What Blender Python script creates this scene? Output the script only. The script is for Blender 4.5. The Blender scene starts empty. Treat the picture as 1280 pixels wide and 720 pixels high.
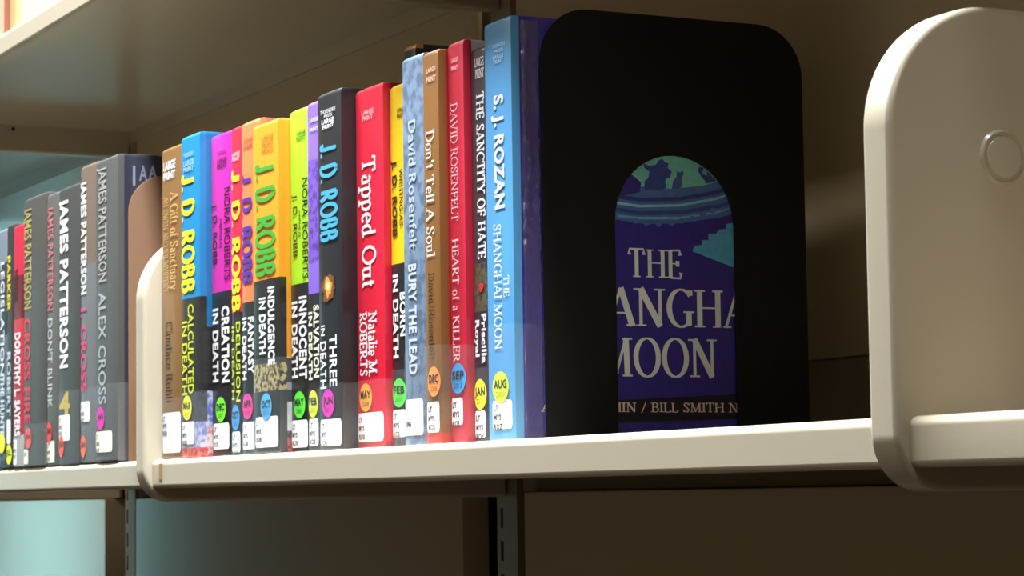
import bpy, bmesh, math, random
from mathutils import Vector, Matrix

random.seed(4)
SC = bpy.context.scene
COL = SC.collection
S = 0.01            # the scene is laid out in centimetres and built in metres
SHELF_Z = 1.20      # height of the shelf top above the floor (m)


def W(x, y, z):
    """shelf coordinates in cm (X along the shelf, Y into it, Z up from the shelf top) -> metres"""
    return Vector((x * S, y * S, z * S + SHELF_Z))


# ------------------------------------------------------------------ camera
cam_d = bpy.data.cameras.new('camera')
cam = bpy.data.objects.new('camera', cam_d)
COL.objects.link(cam)
SC.camera = cam
cam_d.sensor_width = 36.0
cam_d.lens = 87.350
cam_d.clip_start = 0.02
cam.matrix_world = Matrix.Translation(W(173.387, -58.293, -2.922)) @ Matrix(((0.454837, 0.080404, 0.886938), (0.890469, -0.025690, -0.454319), (-0.013744, 0.996431, -0.083282))).to_4x4()
cam_d.dof.use_dof = True
cam_d.dof.focus_distance = 1.30
cam_d.dof.aperture_fstop = 44

# ------------------------------------------------------------------ world, lights, exposure
world = bpy.data.worlds.new('world')
SC.world = world
world.use_nodes = True
bg = world.node_tree.nodes['Background']
bg.inputs['Color'].default_value = (0.36, 0.75, 0.76, 1)
bg.inputs['Strength'].default_value = 7.0


def area(name, x, y, z, sx, sy, power, color, spread=180):
    d = bpy.data.lights.new(name, 'AREA')
    d.shape = 'RECTANGLE'
    d.size = sx * S
    d.size_y = sy * S
    d.energy = power
    d.color = color
    d.spread = math.radians(spread)
    o = bpy.data.objects.new(name, d)
    o.location = W(x, y, z)
    COL.objects.link(o)
    return o


# ceiling fluorescents: one row close above the aisle edge of the shelves, one row further out
area('fluorescent_near', 5, -19, 148, 210, 12, 300, (0.86, 0.93, 1.0))
area('fluorescent_far', -65, -150, 148, 260, 30, 42, (1.0, 0.95, 0.86))
area('fill_right', 330, -75, 146, 90, 60, 25, (1.0, 0.95, 0.88))  # added fill, brightens the right-facing sides and the back panels

SC.view_settings.view_transform = 'Standard'
SC.view_settings.look = 'None'
SC.view_settings.exposure = -0.18
SC.view_settings.gamma = 1.0
SC.view_settings.use_curve_mapping = False
try:
    SC.cycles.use_denoising = True
    SC.cycles.max_bounces = 10
except Exception:
    pass


# ------------------------------------------------------------------ helpers
def lin(c):
    out = []
    for v in c[:3]:
        v = v / 255.0
        out.append(v / 12.92 if v <= 0.04045 else ((v + 0.055) / 1.055) ** 2.4)
    return (out[0], out[1], out[2], 1.0)


_m = {}


def mat(name, rgb, rough=0.5, metal=0.0, coat=0.0, bump=0.0, bscale=300, vary=0.0, spec=0.5):
    if name in _m:
        return _m[name]
    m = bpy.data.materials.new(name)
    m.use_nodes = True
    nt = m.node_tree
    b = nt.nodes['Principled BSDF']
    b.inputs['Base Color'].default_value = lin(rgb)
    b.inputs['Roughness'].default_value = rough
    b.inputs['Metallic'].default_value = metal
    b.inputs['Coat Weight'].default_value = coat
    b.inputs['Coat Roughness'].default_value = 0.12
    b.inputs['Specular IOR Level'].default_value = spec
    if bump or vary:
        tc = nt.nodes.new('ShaderNodeTexCoord')
        n = nt.nodes.new('ShaderNodeTexNoise')
        n.inputs['Scale'].default_value = bscale
        n.inputs['Detail'].default_value = 4
        nt.links.new(tc.outputs['Object'], n.inputs['Vector'])
        if bump:
            bp = nt.nodes.new('ShaderNodeBump')
            bp.inputs['Strength'].default_value = bump
            bp.inputs['Distance'].default_value = 0.001
            nt.links.new(n.outputs['Fac'], bp.inputs['Height'])
            nt.links.new(bp.outputs['Normal'], b.inputs['Normal'])
        if vary:
            mx = nt.nodes.new('ShaderNodeMix')
            mx.data_type = 'RGBA'
            mx.inputs[6].default_value = lin([max(0, v * (1 - vary)) for v in rgb])
            mx.inputs[7].default_value = lin([min(255, v * (1 + vary)) for v in rgb])
            nt.links.new(n.outputs['Fac'], mx.inputs[0])
            nt.links.new(mx.outputs[2], b.inputs['Base Color'])
    _m[name] = m
    return m


def jacket(name, H, bands, coat=0.5, wrinkle=0.35):
    """printed dust jacket in a glossy clear sleeve.  bands: (z_from_cm, colour) or
    (z_from_cm, colour, second_colour, noise_scale) for a printed picture, bottom to top"""
    m = bpy.data.materials.new(name)
    m.use_nodes = True
    nt = m.node_tree
    L = nt.links
    b = nt.nodes['Principled BSDF']
    b.inputs['Roughness'].default_value = 0.42
    b.inputs['Coat Weight'].default_value = coat
    b.inputs['Coat Roughness'].default_value = 0.14
    tc = nt.nodes.new('ShaderNodeTexCoord')
    sp = nt.nodes.new('ShaderNodeSeparateXYZ')
    L.new(tc.outputs['Object'], sp.inputs[0])
    mp = nt.nodes.new('ShaderNodeMath')
    mp.operation = 'DIVIDE'
    mp.inputs[1].default_value = H * S
    L.new(sp.outputs['Z'], mp.inputs[0])

    def ramp(ix):
        r = nt.nodes.new('ShaderNodeValToRGB')
        r.color_ramp.interpolation = 'CONSTANT'
        e = r.color_ramp.elements
        e.remove(e[1])
        for i, bd in enumerate(bands):
            el = e[0] if i == 0 else e.new(min(0.999, bd[0] / H))
            if i == 0:
                el.position = 0
            c = bd[2] if (ix == 1 and len(bd) > 2) else bd[1]
            el.color = lin(c)
        L.new(mp.outputs[0], r.inputs[0])
        return r
    r0, r1 = ramp(0), ramp(1)
    n = nt.nodes.new('ShaderNodeTexNoise')
    sc = [bd[3] for bd in bands if len(bd) > 3]
    n.inputs['Scale'].default_value = sc[0] if sc else 200
    n.inputs['Detail'].default_value = 3
    L.new(tc.outputs['Object'], n.inputs['Vector'])
    rr = nt.nodes.new('ShaderNodeMapRange')
    rr.inputs[1].default_value = 0.45
    rr.inputs[2].default_value = 0.58
    L.new(n.outputs['Fac'], rr.inputs[0])
    mx = nt.nodes.new('ShaderNodeMix')
    mx.data_type = 'RGBA'
    L.new(rr.outputs[0], mx.inputs[0])
    L.new(r0.outputs[0], mx.inputs[6])
    L.new(r1.outputs[0], mx.inputs[7])
    L.new(mx.outputs[2], b.inputs['Base Color'])
    # vertical creases of the clear sleeve
    mpn = nt.nodes.new('ShaderNodeMapping')
    mpn.inputs['Scale'].default_value = (1, 1, 0.16)
    L.new(tc.outputs['Object'], mpn.inputs[0])
    n2 = nt.nodes.new('ShaderNodeTexNoise')
    n2.inputs['Scale'].default_value = 230
    n2.inputs['Detail'].default_value = 3
    L.new(mpn.outputs[0], n2.inputs['Vector'])
    bp = nt.nodes.new('ShaderNodeBump')
    bp.inputs['Strength'].default_value = wrinkle
    bp.inputs['Distance'].default_value = 0.0008
    L.new(n2.outputs['Fac'], bp.inputs['Height'])
    L.new(bp.outputs['Normal'], b.inputs['Coat Normal'])
    return m


def film_mat(name='clear_film', alpha=0.045):
    if name in _m:
        return _m[name]
    m = bpy.data.materials.new(name)
    m.use_nodes = True
    nt = m.node_tree
    b = nt.nodes['Principled BSDF']
    b.inputs['Base Color'].default_value = (0.9, 0.93, 0.96, 1)
    b.inputs['Roughness'].default_value = 0.16
    b.inputs['Alpha'].default_value = alpha
    n = nt.nodes.new('ShaderNodeTexNoise')
    n.inputs['Scale'].default_value = 160
    tc = nt.nodes.new('ShaderNodeTexCoord')
    nt.links.new(tc.outputs['Object'], n.inputs['Vector'])
    bp = nt.nodes.new('ShaderNodeBump')
    bp.inputs['Strength'].default_value = 0.25
    bp.inputs['Distance'].default_value = 0.0005
    nt.links.new(n.outputs['Fac'], bp.inputs['Height'])
    nt.links.new(bp.outputs['Normal'], b.inputs['Normal'])
    _m[name] = m
    return m


def sleeve_mat():
    # crumpled clear plastic: mostly see-through, with sharp glints
    m = bpy.data.materials.new('crumpled_sleeve')
    m.use_nodes = True
    nt = m.node_tree
    nt.nodes.remove(nt.nodes['Principled BSDF'])
    tr = nt.nodes.new('ShaderNodeBsdfTransparent')
    gl = nt.nodes.new('ShaderNodeBsdfGlossy')
    gl.inputs['Roughness'].default_value = 0.12
    gl.inputs['Color'].default_value = (0.9, 0.94, 1, 1)
    mx = nt.nodes.new('ShaderNodeMixShader')
    mx.inputs[0].default_value = 0.3
    nt.links.new(tr.outputs[0], mx.inputs[1])
    nt.links.new(gl.outputs[0], mx.inputs[2])
    nt.links.new(mx.outputs[0], nt.nodes['Material Output'].inputs['Surface'])
    return m


def link(name, me, parent=None, loc=None):
    o = bpy.data.objects.new(name, me)
    COL.objects.link(o)
    if parent is not None:
        o.parent = parent
    if loc is not None:
        o.location = loc
    return o


def mesh(name, verts, faces, mats, parent=None, loc=None, fm=None, smooth=None):
    me = bpy.data.meshes.new(name)
    me.from_pydata([tuple(c * S for c in v) for v in verts], [], faces)
    for m in (mats if isinstance(mats, (list, tuple)) else [mats]):
        me.materials.append(m)
    if fm:
        for p, i in zip(me.polygons, fm):
            p.material_index = i
    if smooth is not None:
        for p in me.polygons:
            p.use_smooth = True
        me.set_sharp_from_angle(angle=math.radians(smooth))
    me.update()
    return link(name, me, parent, loc)


def thing(name, label, cat, loc, group=None):
    o = link(name, None, None, loc)
    o.empty_display_size = 0.02
    tag(o, label, cat, group)
    return o


def tag(o, label, cat, group=None):
    o['label'] = label
    o['category'] = cat
    if group:
        o['group'] = group
    return o


def box(v, f, x0, x1, y0, y1, z0, z1):
    k = len(v)
    v += [(x0, y0, z0), (x1, y0, z0), (x1, y1, z0), (x0, y1, z0), (x0, y0, z1), (x1, y0, z1), (x1, y1, z1), (x0, y1, z1)]
    f += [(k, k + 3, k + 2, k + 1), (k + 4, k + 5, k + 6, k + 7), (k, k + 1, k + 5, k + 4), (k + 1, k + 2, k + 6, k + 5), (k + 2, k + 3, k + 7, k + 6), (k + 3, k, k + 4, k + 7)]


def boxes(name, bs, m, parent=None, loc=None, bev=0.0):
    v, f = [], []
    for b in bs:
        box(v, f, *b)
    o = mesh(name, v, f, m, parent, loc)
    if bev:
        bevel(o, bev)
    return o


def bevel(o, w, seg=2, ang=40):
    bm = bmesh.new()
    bm.from_mesh(o.data)
    es = [e for e in bm.edges if len(e.link_faces) == 2 and e.calc_face_angle(0) > math.radians(ang)]
    bmesh.ops.bevel(bm, geom=es, offset=w * S, segments=seg, profile=0.5, affect='EDGES', clamp_overlap=True)
    bm.to_mesh(o.data)
    bm.free()
    weighted(o, 50)


def weighted(o, ang):
    for p in o.data.polygons:
        p.use_smooth = True
    o.data.set_sharp_from_angle(angle=math.radians(ang))
    md = o.modifiers.new('weighted_normals', 'WEIGHTED_NORMAL')
    md.keep_sharp = True
    md.weight = 100


def extrude_x(name, pts, x0, x1, m, parent=None, loc=None, bev=0.0, seg=2, ang=40):
    """closed outline in (Y, Z), extruded along X"""
    n = len(pts)
    v = [(x0, a, b) for a, b in pts] + [(x1, a, b) for a, b in pts]
    f = [tuple(range(n)), tuple(range(2 * n - 1, n - 1, -1))]
    for i in range(n):
        j = (i + 1) % n
        f.append((j, i, n + i, n + j))
    o = mesh(name, v, f, m, parent, loc)
    bm = bmesh.new()
    bm.from_mesh(o.data)
    bmesh.ops.recalc_face_normals(bm, faces=bm.faces)
    bm.to_mesh(o.data)
    bm.free()
    if bev:
        bevel(o, bev, seg, ang)
    else:
        weighted(o, 32)
    return o


def arcpts(cx, cy, r, a0, a1, n=8):
    return [(cx + r * math.cos(math.radians(a0 + (a1 - a0) * i / n)), cy + r * math.sin(math.radians(a0 + (a1 - a0) * i / n))) for i in range(n + 1)]


# ------------------------------------------------------------------ lettering
_tc = {}


def sans(s, bold=0.0):
    """built-in font as 2-D triangles, cap height 1"""
    key = (s, bold)
    if key in _tc:
        return _tc[key]
    cu = bpy.data.curves.new('lettering', 'FONT')
    cu.body = s
    cu.offset = bold
    cu.resolution_u = 3
    cu.space_character = 1.0 + bold * 2.0
    o = bpy.data.objects.new('lettering', cu)
    COL.objects.link(o)
    dg = bpy.context.evaluated_depsgraph_get()
    me = bpy.data.meshes.new_from_object(o.evaluated_get(dg))
    vs = [(v.co.x, v.co.y) for v in me.vertices]
    fs = [tuple(p.vertices) for p in me.polygons]
    bpy.data.objects.remove(o)
    bpy.data.curves.remove(cu)
    bpy.data.meshes.remove(me)
    cap = 0.69 + 2 * bold
    x0 = min(v[0] for v in vs)
    x1 = max(v[0] for v in vs)
    vs = [((v[0] - x0) / cap, (v[1] + bold) / cap, 0) for v in vs]
    _tc[key] = (vs, fs, (x1 - x0) / cap)
    return _tc[key]


# a drawn roman: skeleton strokes swept with a broad pen, plus serifs.  l = line, a = arc, s = serif
def A_(cx, cy, rx, ry, a0, a1):
    n = max(3, int(abs(a1 - a0) / 18))
    return [(cx + rx * math.cos(math.radians(a0 + (a1 - a0) * i / n)), cy + ry * math.sin(math.radians(a0 + (a1 - a0) * i / n))) for i in range(n + 1)]


def V_(x, y0=0.0, y1=1.0):
    return [(x, y0), (x, y1)]


ROM = {
    'A': (.82, [([(.04, 0), (.41, 1)], .5), ([(.41, 1), (.76, 0)], 1.1), [(.17, .34), (.64, .34)]], [(.05, 0), (.75, 0)]),
    'B': (.68, [V_(.14), [(.14, 1), (.34, 1)], A_(.34, .77, .2, .23, 90, -90), [(.14, .54), (.36, .54)], A_(.36, .27, .24, .27, 90, -90), [(.36, 0), (.14, 0)]], [(.1, 0), (.1, 1)]),
    'C': (.78, [A_(.45, .5, .38, .5, 42, 318), [(.73, .84), (.73, .98)]], []),
    'D': (.82, [V_(.14), [(.14, 1), (.34, 1)], A_(.34, .5, .4, .5, 90, -90), [(.34, 0), (.14, 0)]], [(.1, 0), (.1, 1)]),
    'E': (.66, [V_(.14), [(.14, 1), (.56, 1), (.58, .82)], [(.14, .52), (.46, .52)], [(.46, .62), (.46, .42)], [(.14, 0), (.58, 0), (.61, .2)]], [(.1, 0), (.1, 1)]),
    'F': (.62, [V_(.14), [(.14, 1), (.56, 1), (.58, .82)], [(.14, .52), (.46, .52)], [(.46, .62), (.46, .42)]], [(.14, 0), (.1, 1)]),
    'G': (.84, [A_(.46, .5, .38, .5, 42, 300), V_(.7, .04, .42), [(.74, .84), (.74, .98)]], [(.7, .42)]),
    'H': (.88, [V_(.15), V_(.73), [(.15, .52), (.73, .52)]], [(.15, 0), (.15, 1), (.73, 0), (.73, 1)]),
    'I': (.34, [V_(.17)], [(.17, 0), (.17, 1)]),
    'J': (.5, [V_(.34, .2, 1), [(.34, .2), (.3, .06), (.2, .0), (.08, .04), (.06, .2)]], [(.34, 1)]),
    'K': (.8, [V_(.15), ([(.15, .44), (.64, 1)], .5), ([(.3, .6), (.72, 0)], 1.1)], [(.15, 0), (.15, 1), (.7, 0), (.62, 1)]),
    'L': (.64, [V_(.14), [(.14, 0), (.56, 0), (.6, .22)]], [(.1, 0), (.14, 1)]),
    'M': (1.04, [([(.13, 0), (.17, 1)], .5), ([(.17, 1), (.5, .05)], 1.1), ([(.5, .05), (.84, 1)], .5), ([(.84, 1), (.88, 0)], 1.1)], [(.13, 0), (.12, 1), (.88, 0), (.88, 1)]),
    'N': (.9, [([(.15, 0), (.15, 1)], .6), ([(.15, 1), (.75, 0)], 1.1), ([(.75, 0), (.75, 1)], .6)], [(.15, 0), (.1, 1), (.75, 1)]),
    'O': (.9, [A_(.45, .5, .38, .5, 0, 360)], []),
    'P': (.64, [V_(.14), [(.14, 1), (.34, 1)], A_(.34, .74, .23, .26, 90, -90), [(.34, .48), (.14, .48)]], [(.14, 0), (.1, 1)]),
    'R': (.76, [V_(.14), [(.14, 1), (.34, 1)], A_(.34, .74, .22, .26, 90, -90), [(.34, .48), (.14, .48)], ([(.34, .48), (.68, 0)], 1.1)], [(.14, 0), (.1, 1), (.7, 0)]),
    'S': (.6, [[(.5, .8), (.44, .95), (.3, 1), (.15, .92), (.11, .76), (.18, .62), (.4, .44), (.49, .26), (.44, .08), (.3, 0), (.14, .06), (.08, .22)], [(.5, .98), (.5, .76)], [(.08, .02), (.08, .26)]], []),
    'T': (.74, [V_(.37), [(.05, .8), (.06, 1), (.68, 1), (.69, .8)]], [(.37, 0)]),
    'U': (.84, [V_(.15, .3, 1), A_(.42, .3, .27, .3, 180, 360), ([(.69, .3), (.69, 1)], .6)], [(.15, 1), (.69, 1)]),
    'V': (.8, [([(.08, 1), (.41, 0)], 1.1), ([(.41, 0), (.72, 1)], .5)], [(.08, 1), (.72, 1)]),
    'W': (1.1, [([(.08, 1), (.34, 0)], 1.1), ([(.34, 0), (.55, .95)], .5), ([(.55, .95), (.78, 0)], 1.1), ([(.78, 0), (1.02, 1)], .5)], [(.08, 1), (1.02, 1)]),
    'Y': (.78, [([(.08, 1), (.39, .46)], 1.1), ([(.39, .46), (.7, 1)], .5), V_(.39, 0, .46)], [(.39, 0), (.08, 1), (.7, 1)]),
    'Z': (.7, [[(.08, .82), (.1, 1), (.6, 1)], ([(.6, 1), (.08, 0)], 1.), [(.08, 0), (.6, 0), (.63, .2)]], []),
    'a': (.5, [V_(.38, 0, .45), [(.38, .45), (.32, .62), (.2, .66), (.1, .56)], A_(.24, .18, .16, .18, 90, 300), [(.38, .02), (.46, .02)]], []),
    'b': (.56, [V_(.13, 0, 1.04), A_(.29, .32, .2, .33, 150, -150)], []),
    'c': (.48, [A_(.28, .32, .2, .33, 50, 310)], []),
    'd': (.58, [V_(.42, 0, 1.04), A_(.27, .32, .2, .33, 30, 330)], [(.46, 0)]),
    'e': (.5, [A_(.27, .32, .2, .33, 0, 315), [(.08, .34), (.46, .34)]], []),
    'f': (.36, [V_(.16, 0, .85), [(.16, .85), (.22, 1.02), (.34, 1)], [(.04, .64), (.32, .64)]], [(.16, 0)]),
    'i': (.28, [V_(.14, 0, .65), V_(.14, .86, .98)], [(.14, 0), (.1, .65)]),
    'k': (.56, [V_(.13, 0, 1.04), [(.13, .26), (.42, .64)], ([(.24, .38), (.48, 0)], 1.)], [(.13, 0), (.48, 0)]),
    'l': (.28, [V_(.14, 0, 1.04)], [(.14, 0), (.1, 1.04)]),
    'n': (.6, [V_(.13, 0, .65), [(.13, .48), (.22, .62), (.34, .65), (.43, .56)], V_(.44, 0, .54)], [(.13, 0), (.44, 0), (.08, .65)]),
    'o': (.54, [A_(.27, .32, .21, .33, 0, 360)], []),
    'p': (.58, [V_(.13, -.32, .65), A_(.29, .32, .2, .33, 150, -150)], [(.13, -.32), (.08, .65)]),
    'r': (.42, [V_(.13, 0, .65), [(.13, .48), (.22, .62), (.36, .64), (.37, .54)]], [(.13, 0), (.08, .65)]),
    's': (.42, [[(.34, .5), (.3, .62), (.2, .66), (.1, .58), (.11, .44), (.28, .26), (.34, .14), (.28, .02), (.18, 0), (.08, .1)]], []),
    't': (.36, [V_(.16, .08, .86), [(.16, .08), (.22, 0), (.33, .04)], [(.04, .64), (.32, .64)]], []),
    'u': (.6, [V_(.13, .14, .65), [(.13, .14), (.2, .02), (.3, 0), (.42, .12)], V_(.44, 0, .65)], [(.08, .65), (.4, .65), (.48, 0)]),
    'v': (.52, [([(.06, .65), (.26, 0)], 1.1), ([(.26, 0), (.45, .65)], .5)], [(.06, .65), (.45, .65)]),
    'y': (.52, [([(.06, .65), (.26, 0)], 1.1), ([(.45, .65), (.18, -.28)], .5), [(.18, -.28), (.06, -.26)]], [(.06, .65), (.45, .65)]),
    "'": (.2, [V_(.1, .76, 1.02)], []),
    '.': (.22, [V_(.11, 0, .1)], []),
    '/': (.5, [([(.04, -.1), (.44, 1.05)], .6)], []),
    ' ': (.34, [], []),
}


def roman(s, weight=0.13, thin=0.05, slab=0.0):
    key = ('r', s, weight, thin, slab)
    if key in _tc:
        return _tc[key]
    vs, fs = [], []
    x = 0.0

    def seg(pts, wf):
        # one mitred ribbon per stroke
        n = len(pts)
        L_, R_ = [], []
        for i in range(n):
            if i == 0:
                dx, dy = pts[1][0] - pts[0][0], pts[1][1] - pts[0][1]
            elif i == n - 1:
                dx, dy = pts[-1][0] - pts[-2][0], pts[-1][1] - pts[-2][1]
            else:
                dx, dy = pts[i + 1][0] - pts[i - 1][0], pts[i + 1][1] - pts[i - 1][1]
            l = math.hypot(dx, dy) or 1
            dx, dy = dx / l, dy / l
            w = (thin + (weight - thin) * abs(dy) ** 1.4) if wf is None else max(thin, weight * wf)
            L_.append((x + pts[i][0] - dy * w / 2, pts[i][1] + dx * w / 2))
            R_.append((x + pts[i][0] + dy * w / 2, pts[i][1] - dx * w / 2))
        k = len(vs)
        dep = .0006 * (k % 23)
        vs.extend([(a, b_, dep) for a, b_ in L_])
        vs.extend([(a, b_, dep) for a, b_ in R_])
        for i in range(n - 1):
            fs.append((k + n + i, k + n + i + 1, k + i + 1, k + i))
    for ch in s:
        adv, strokes, serifs = ROM[ch]
        for st in strokes:
            if isinstance(st, tuple):
                seg(st[0], st[1])
            else:
                seg(st, None)
        t = max(thin, slab) * 1.0
        for sx, sy in (serifs if slab >= 0 else []):
            hw = .11 + weight * .35
            k = len(vs)
            ya, yb = (sy, sy + t) if sy <= 0.0 else (sy - t, sy)
            vs.extend([(x + sx - hw, ya, .004), (x + sx + hw, ya, .004), (x + sx + hw, yb, .004), (x + sx - hw, yb, .004)])
            fs.append((k, k + 1, k + 2, k + 3))
        x += adv + weight * .35
    x0 = min(v[0] for v in vs)
    x1 = max(v[0] for v in vs)
    _tc[key] = ([(v[0] - x0, v[1], v[2]) for v in vs], fs, x1 - x0)
    return _tc[key]


def glyphs(s, style):
    if style == 'blob':     # a small irregular printed shape
        rs = random.Random(s)
        n = 18
        vs = [(.5 + .5 * math.cos(2 * math.pi * k / n) * (r := rs.uniform(.55, 1)), .5 + .5 * math.sin(2 * math.pi * k / n) * r) for k in range(n)]
        return [(a, b_, 0) for a, b_ in vs] + [(.5, .5, 0)], [(k, (k + 1) % n, n) for k in range(n)], 1.0
    if style == 'sans':
        return sans(s, 0.012)
    if style == 'bold':
        return sans(s, 0.035)
    if style == 'heavy':
        return roman(s, .26, .17, -1)
    if style == 'light':
        return sans(s, 0.0)
    if style == 'roman':
        return roman(s)
    if style == 'romanbold':
        return roman(s, .2, .09)
    if style == 'romanlight':
        return roman(s, .1, .055)
    if style == 'slab':
        return roman(s, .15, .12, .12)


def ink(rgb):
    return mat('ink_%d_%d_%d' % tuple(rgb), rgb, rough=0.45)


# ------------------------------------------------------------------ the room
PAINT = mat('almond_enamel', (184, 172, 150), rough=0.22, bump=0.03, bscale=900)
PANEL = mat('almond_panel_enamel', (186, 170, 140), rough=0.13, bump=0.03, bscale=600)
POST = mat('post_enamel', (150, 134, 106), rough=0.4)
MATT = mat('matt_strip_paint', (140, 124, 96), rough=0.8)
DARK = mat('hollow_shade', (14, 12, 9), rough=0.9)  # near-black colour standing in for shade inside slots and holes


def struct(o):
    o['kind'] = 'structure'
    return o


RX0, RX1, RY0, RY1, RZ0, RZ1 = -650, 430, -390, 44, -120, 156
M_WALL = mat('wall_paint', (88, 76, 60), rough=0.8, bump=0.05, bscale=200)
struct(boxes('floor', [(RX0, RX1, RY0, RY1, RZ0 - 5, RZ0)], mat('brown_carpet', (46, 37, 28), rough=0.95, bump=0.4, bscale=500, vary=0.15), loc=W(0, 0, 0)))
struct(boxes('ceiling', [(RX0, RX1, RY0, RY1, RZ1, RZ1 + 5)], mat('ceiling_tile', (150, 142, 125), rough=0.9), loc=W(0, 0, 0)))
struct(boxes('wall_back', [(RX0, RX1, RY1, RY1 + 8, RZ0, RZ1)], M_WALL, loc=W(0, 0, 0)))
struct(boxes('wall_front', [(RX0, RX1, RY0 - 8, RY0, RZ0, RZ1)], M_WALL, loc=W(0, 0, 0)))
struct(boxes('wall_right', [(RX1, RX1 + 8, RY0, RY1, RZ0, RZ1)], M_WALL, loc=W(0, 0, 0)))
WY0, WY1, WZ0, WZ1 = -150, -112, -80, 108
struct(boxes('wall_left', [(RX0 - 8, RX0, RY0, WY0, RZ0, RZ1), (RX0 - 8, RX0, WY1, RY1, RZ0, RZ1), (RX0 - 8, RX0, WY0, WY1, RZ0, WZ0), (RX0 - 8, RX0, WY0, WY1, WZ1, RZ1)], M_WALL, loc=W(0, 0, 0)))
wf = struct(boxes('window_1', [(RX0 - 6, RX0 + 1, WY0, WY0 + 4, WZ0, WZ1), (RX0 - 6, RX0 + 1, WY1 - 4, WY1, WZ0, WZ1), (RX0 - 6, RX0 + 1, WY0 + 4, WY1 - 4, WZ1 - 4, WZ1), (RX0 - 6, RX0 + 1, WY0 + 4, WY1 - 4, WZ0, WZ0 + 4)], mat('window_frame', (190, 190, 186), rough=0.4), loc=W(0, 0, 0)))

# ------------------------------------------------------------------ the shelving frame
PITCH = 91.4
frame = thing('shelving_frame', 'almond painted steel library shelving frame with slotted uprights and back panels', 'shelving', W(0, 29, -120))
frame_off = (0, -29, 120)


def fl(x0, x1, y0, y1, z0, z1):
    return (x0, x1, y0 - 29, y1 - 29, z0 + 120, z1 + 120)


def post(xc):
    # slotted face: two strips and the bridges between the slots
    bs = []
    xa, xs0, xs1, xb = xc - .1, xc + .45, xc + .95, xc + 3.3
    bs.append(fl(xa, xs0, 29.0, 29.2, -118, 148))
    bs.append(fl(xs1, xb, 29.0, 29.2, -118, 148))
    z = -118.0 + 0.83
    zp = -118.0
    while z < 148:
        bs.append(fl(xs0, xs1, 29.0, 29.2, zp, z))
        zp = z + 1.55
        z += 2.54
    bs.append(fl(xa, xa + .2, 29.2, 32, -118, 148))
    bs.append(fl(xb - .2, xb, 29.2, 32, -118, 148))
    o = boxes('upright', bs, POST, frame)
    boxes('slot_shade', [fl(xa + .2, xb - .2, 31.8, 32, -118, 148)], DARK, o)  # dark sheet paints the shade inside the hollow upright
    return o


for i in (-2, -1, 0, 1):
    post(i * PITCH)
boxes('base_shoe', [fl(-183, 96, 20, 34, -120, -118)], POST, frame)
for i in (-3, -2, -1, 0, 1):
    xl = i * PITCH
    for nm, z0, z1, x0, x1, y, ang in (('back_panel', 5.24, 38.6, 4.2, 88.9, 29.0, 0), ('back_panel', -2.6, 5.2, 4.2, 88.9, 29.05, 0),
                                  ('back_panel', -100, -2.66, 6.2, 86.9, 28.1, 0), ('back_panel', 38.8, 148, 4.2, 88.9, 29.0, 0)):
        if i == -3 and xl < -190 and False:
            continue
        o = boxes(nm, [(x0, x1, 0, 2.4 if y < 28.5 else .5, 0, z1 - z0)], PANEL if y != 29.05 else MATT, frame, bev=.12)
        o.location = Vector(((xl) * S, (y - 29) * S, (z0 + 120) * S))
boxes('backing_sheet', [fl(-274, 183, 32.2, 32.4, -118, 148)], mat('backing_enamel', (120, 104, 80), rough=0.6), frame)

# ------------------------------------------------------------------ shelves
LIP = 0.25


def shelf_mesh(name, length, parent=None, loc=None):
    r, r2 = .42, .3
    pts = [(28.9, 0)]
    pts += [(LIP + r + r * math.cos(math.radians(a)), -r + r * math.sin(math.radians(a))) for a in (90, 108, 126, 144, 162, 180)]
    pts += [(LIP + r2 + r2 * math.cos(math.radians(a)), -2.05 + r2 + r2 * math.sin(math.radians(a))) for a in (180, 210, 240, 270)]
    pts += [(1.5, -2.05), (1.5, -1.93), (LIP + .35, -1.93), (LIP + .12, -1.7), (LIP + .12, -.5), (LIP + .5, -.12), (28.78, -.12), (28.78, -1.6), (28.9, -1.6)]
    return extrude_x(name, pts, 0, length, PAINT, parent, loc)


def shelf(x0, x1, z, label, group='almond steel shelves'):
    o = shelf_mesh('metal_shelf', x1 - x0, None, W(x0, 0, z))
    tag(o, label, 'shelf', group)
    return o


UP = 38.1
mid = shelf(1.905, 91.395, 0, 'almond steel shelf holding the bright large print books and the black bookend')
shelf(-89.495, -.005, 0, 'almond steel shelf at left holding the dark books and the brown bookend')
shelf(93.305, 160, 0, 'empty almond steel shelf to the right of the big near end bracket')
shelf(-89.495, -.005, UP, 'upper almond steel shelf crossing the top left corner above the dark books')
shelf(-180.895, -91.405, UP, 'upper almond steel shelf furthest left, seen behind the hanging bracket edge')
shelf(93.305, 160, UP, 'upper almond steel shelf right of the near end bracket, over the top of the view')
shelf(1.905, 91.395, UP, 'upper almond steel shelf above the bright books, over the top of the view')
boxes('glue_mark', [(1.55, 2.25, LIP - .03, LIP, -1.45, -.3)], mat('old_glue', (150, 122, 84), rough=0.7), mid)


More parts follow.
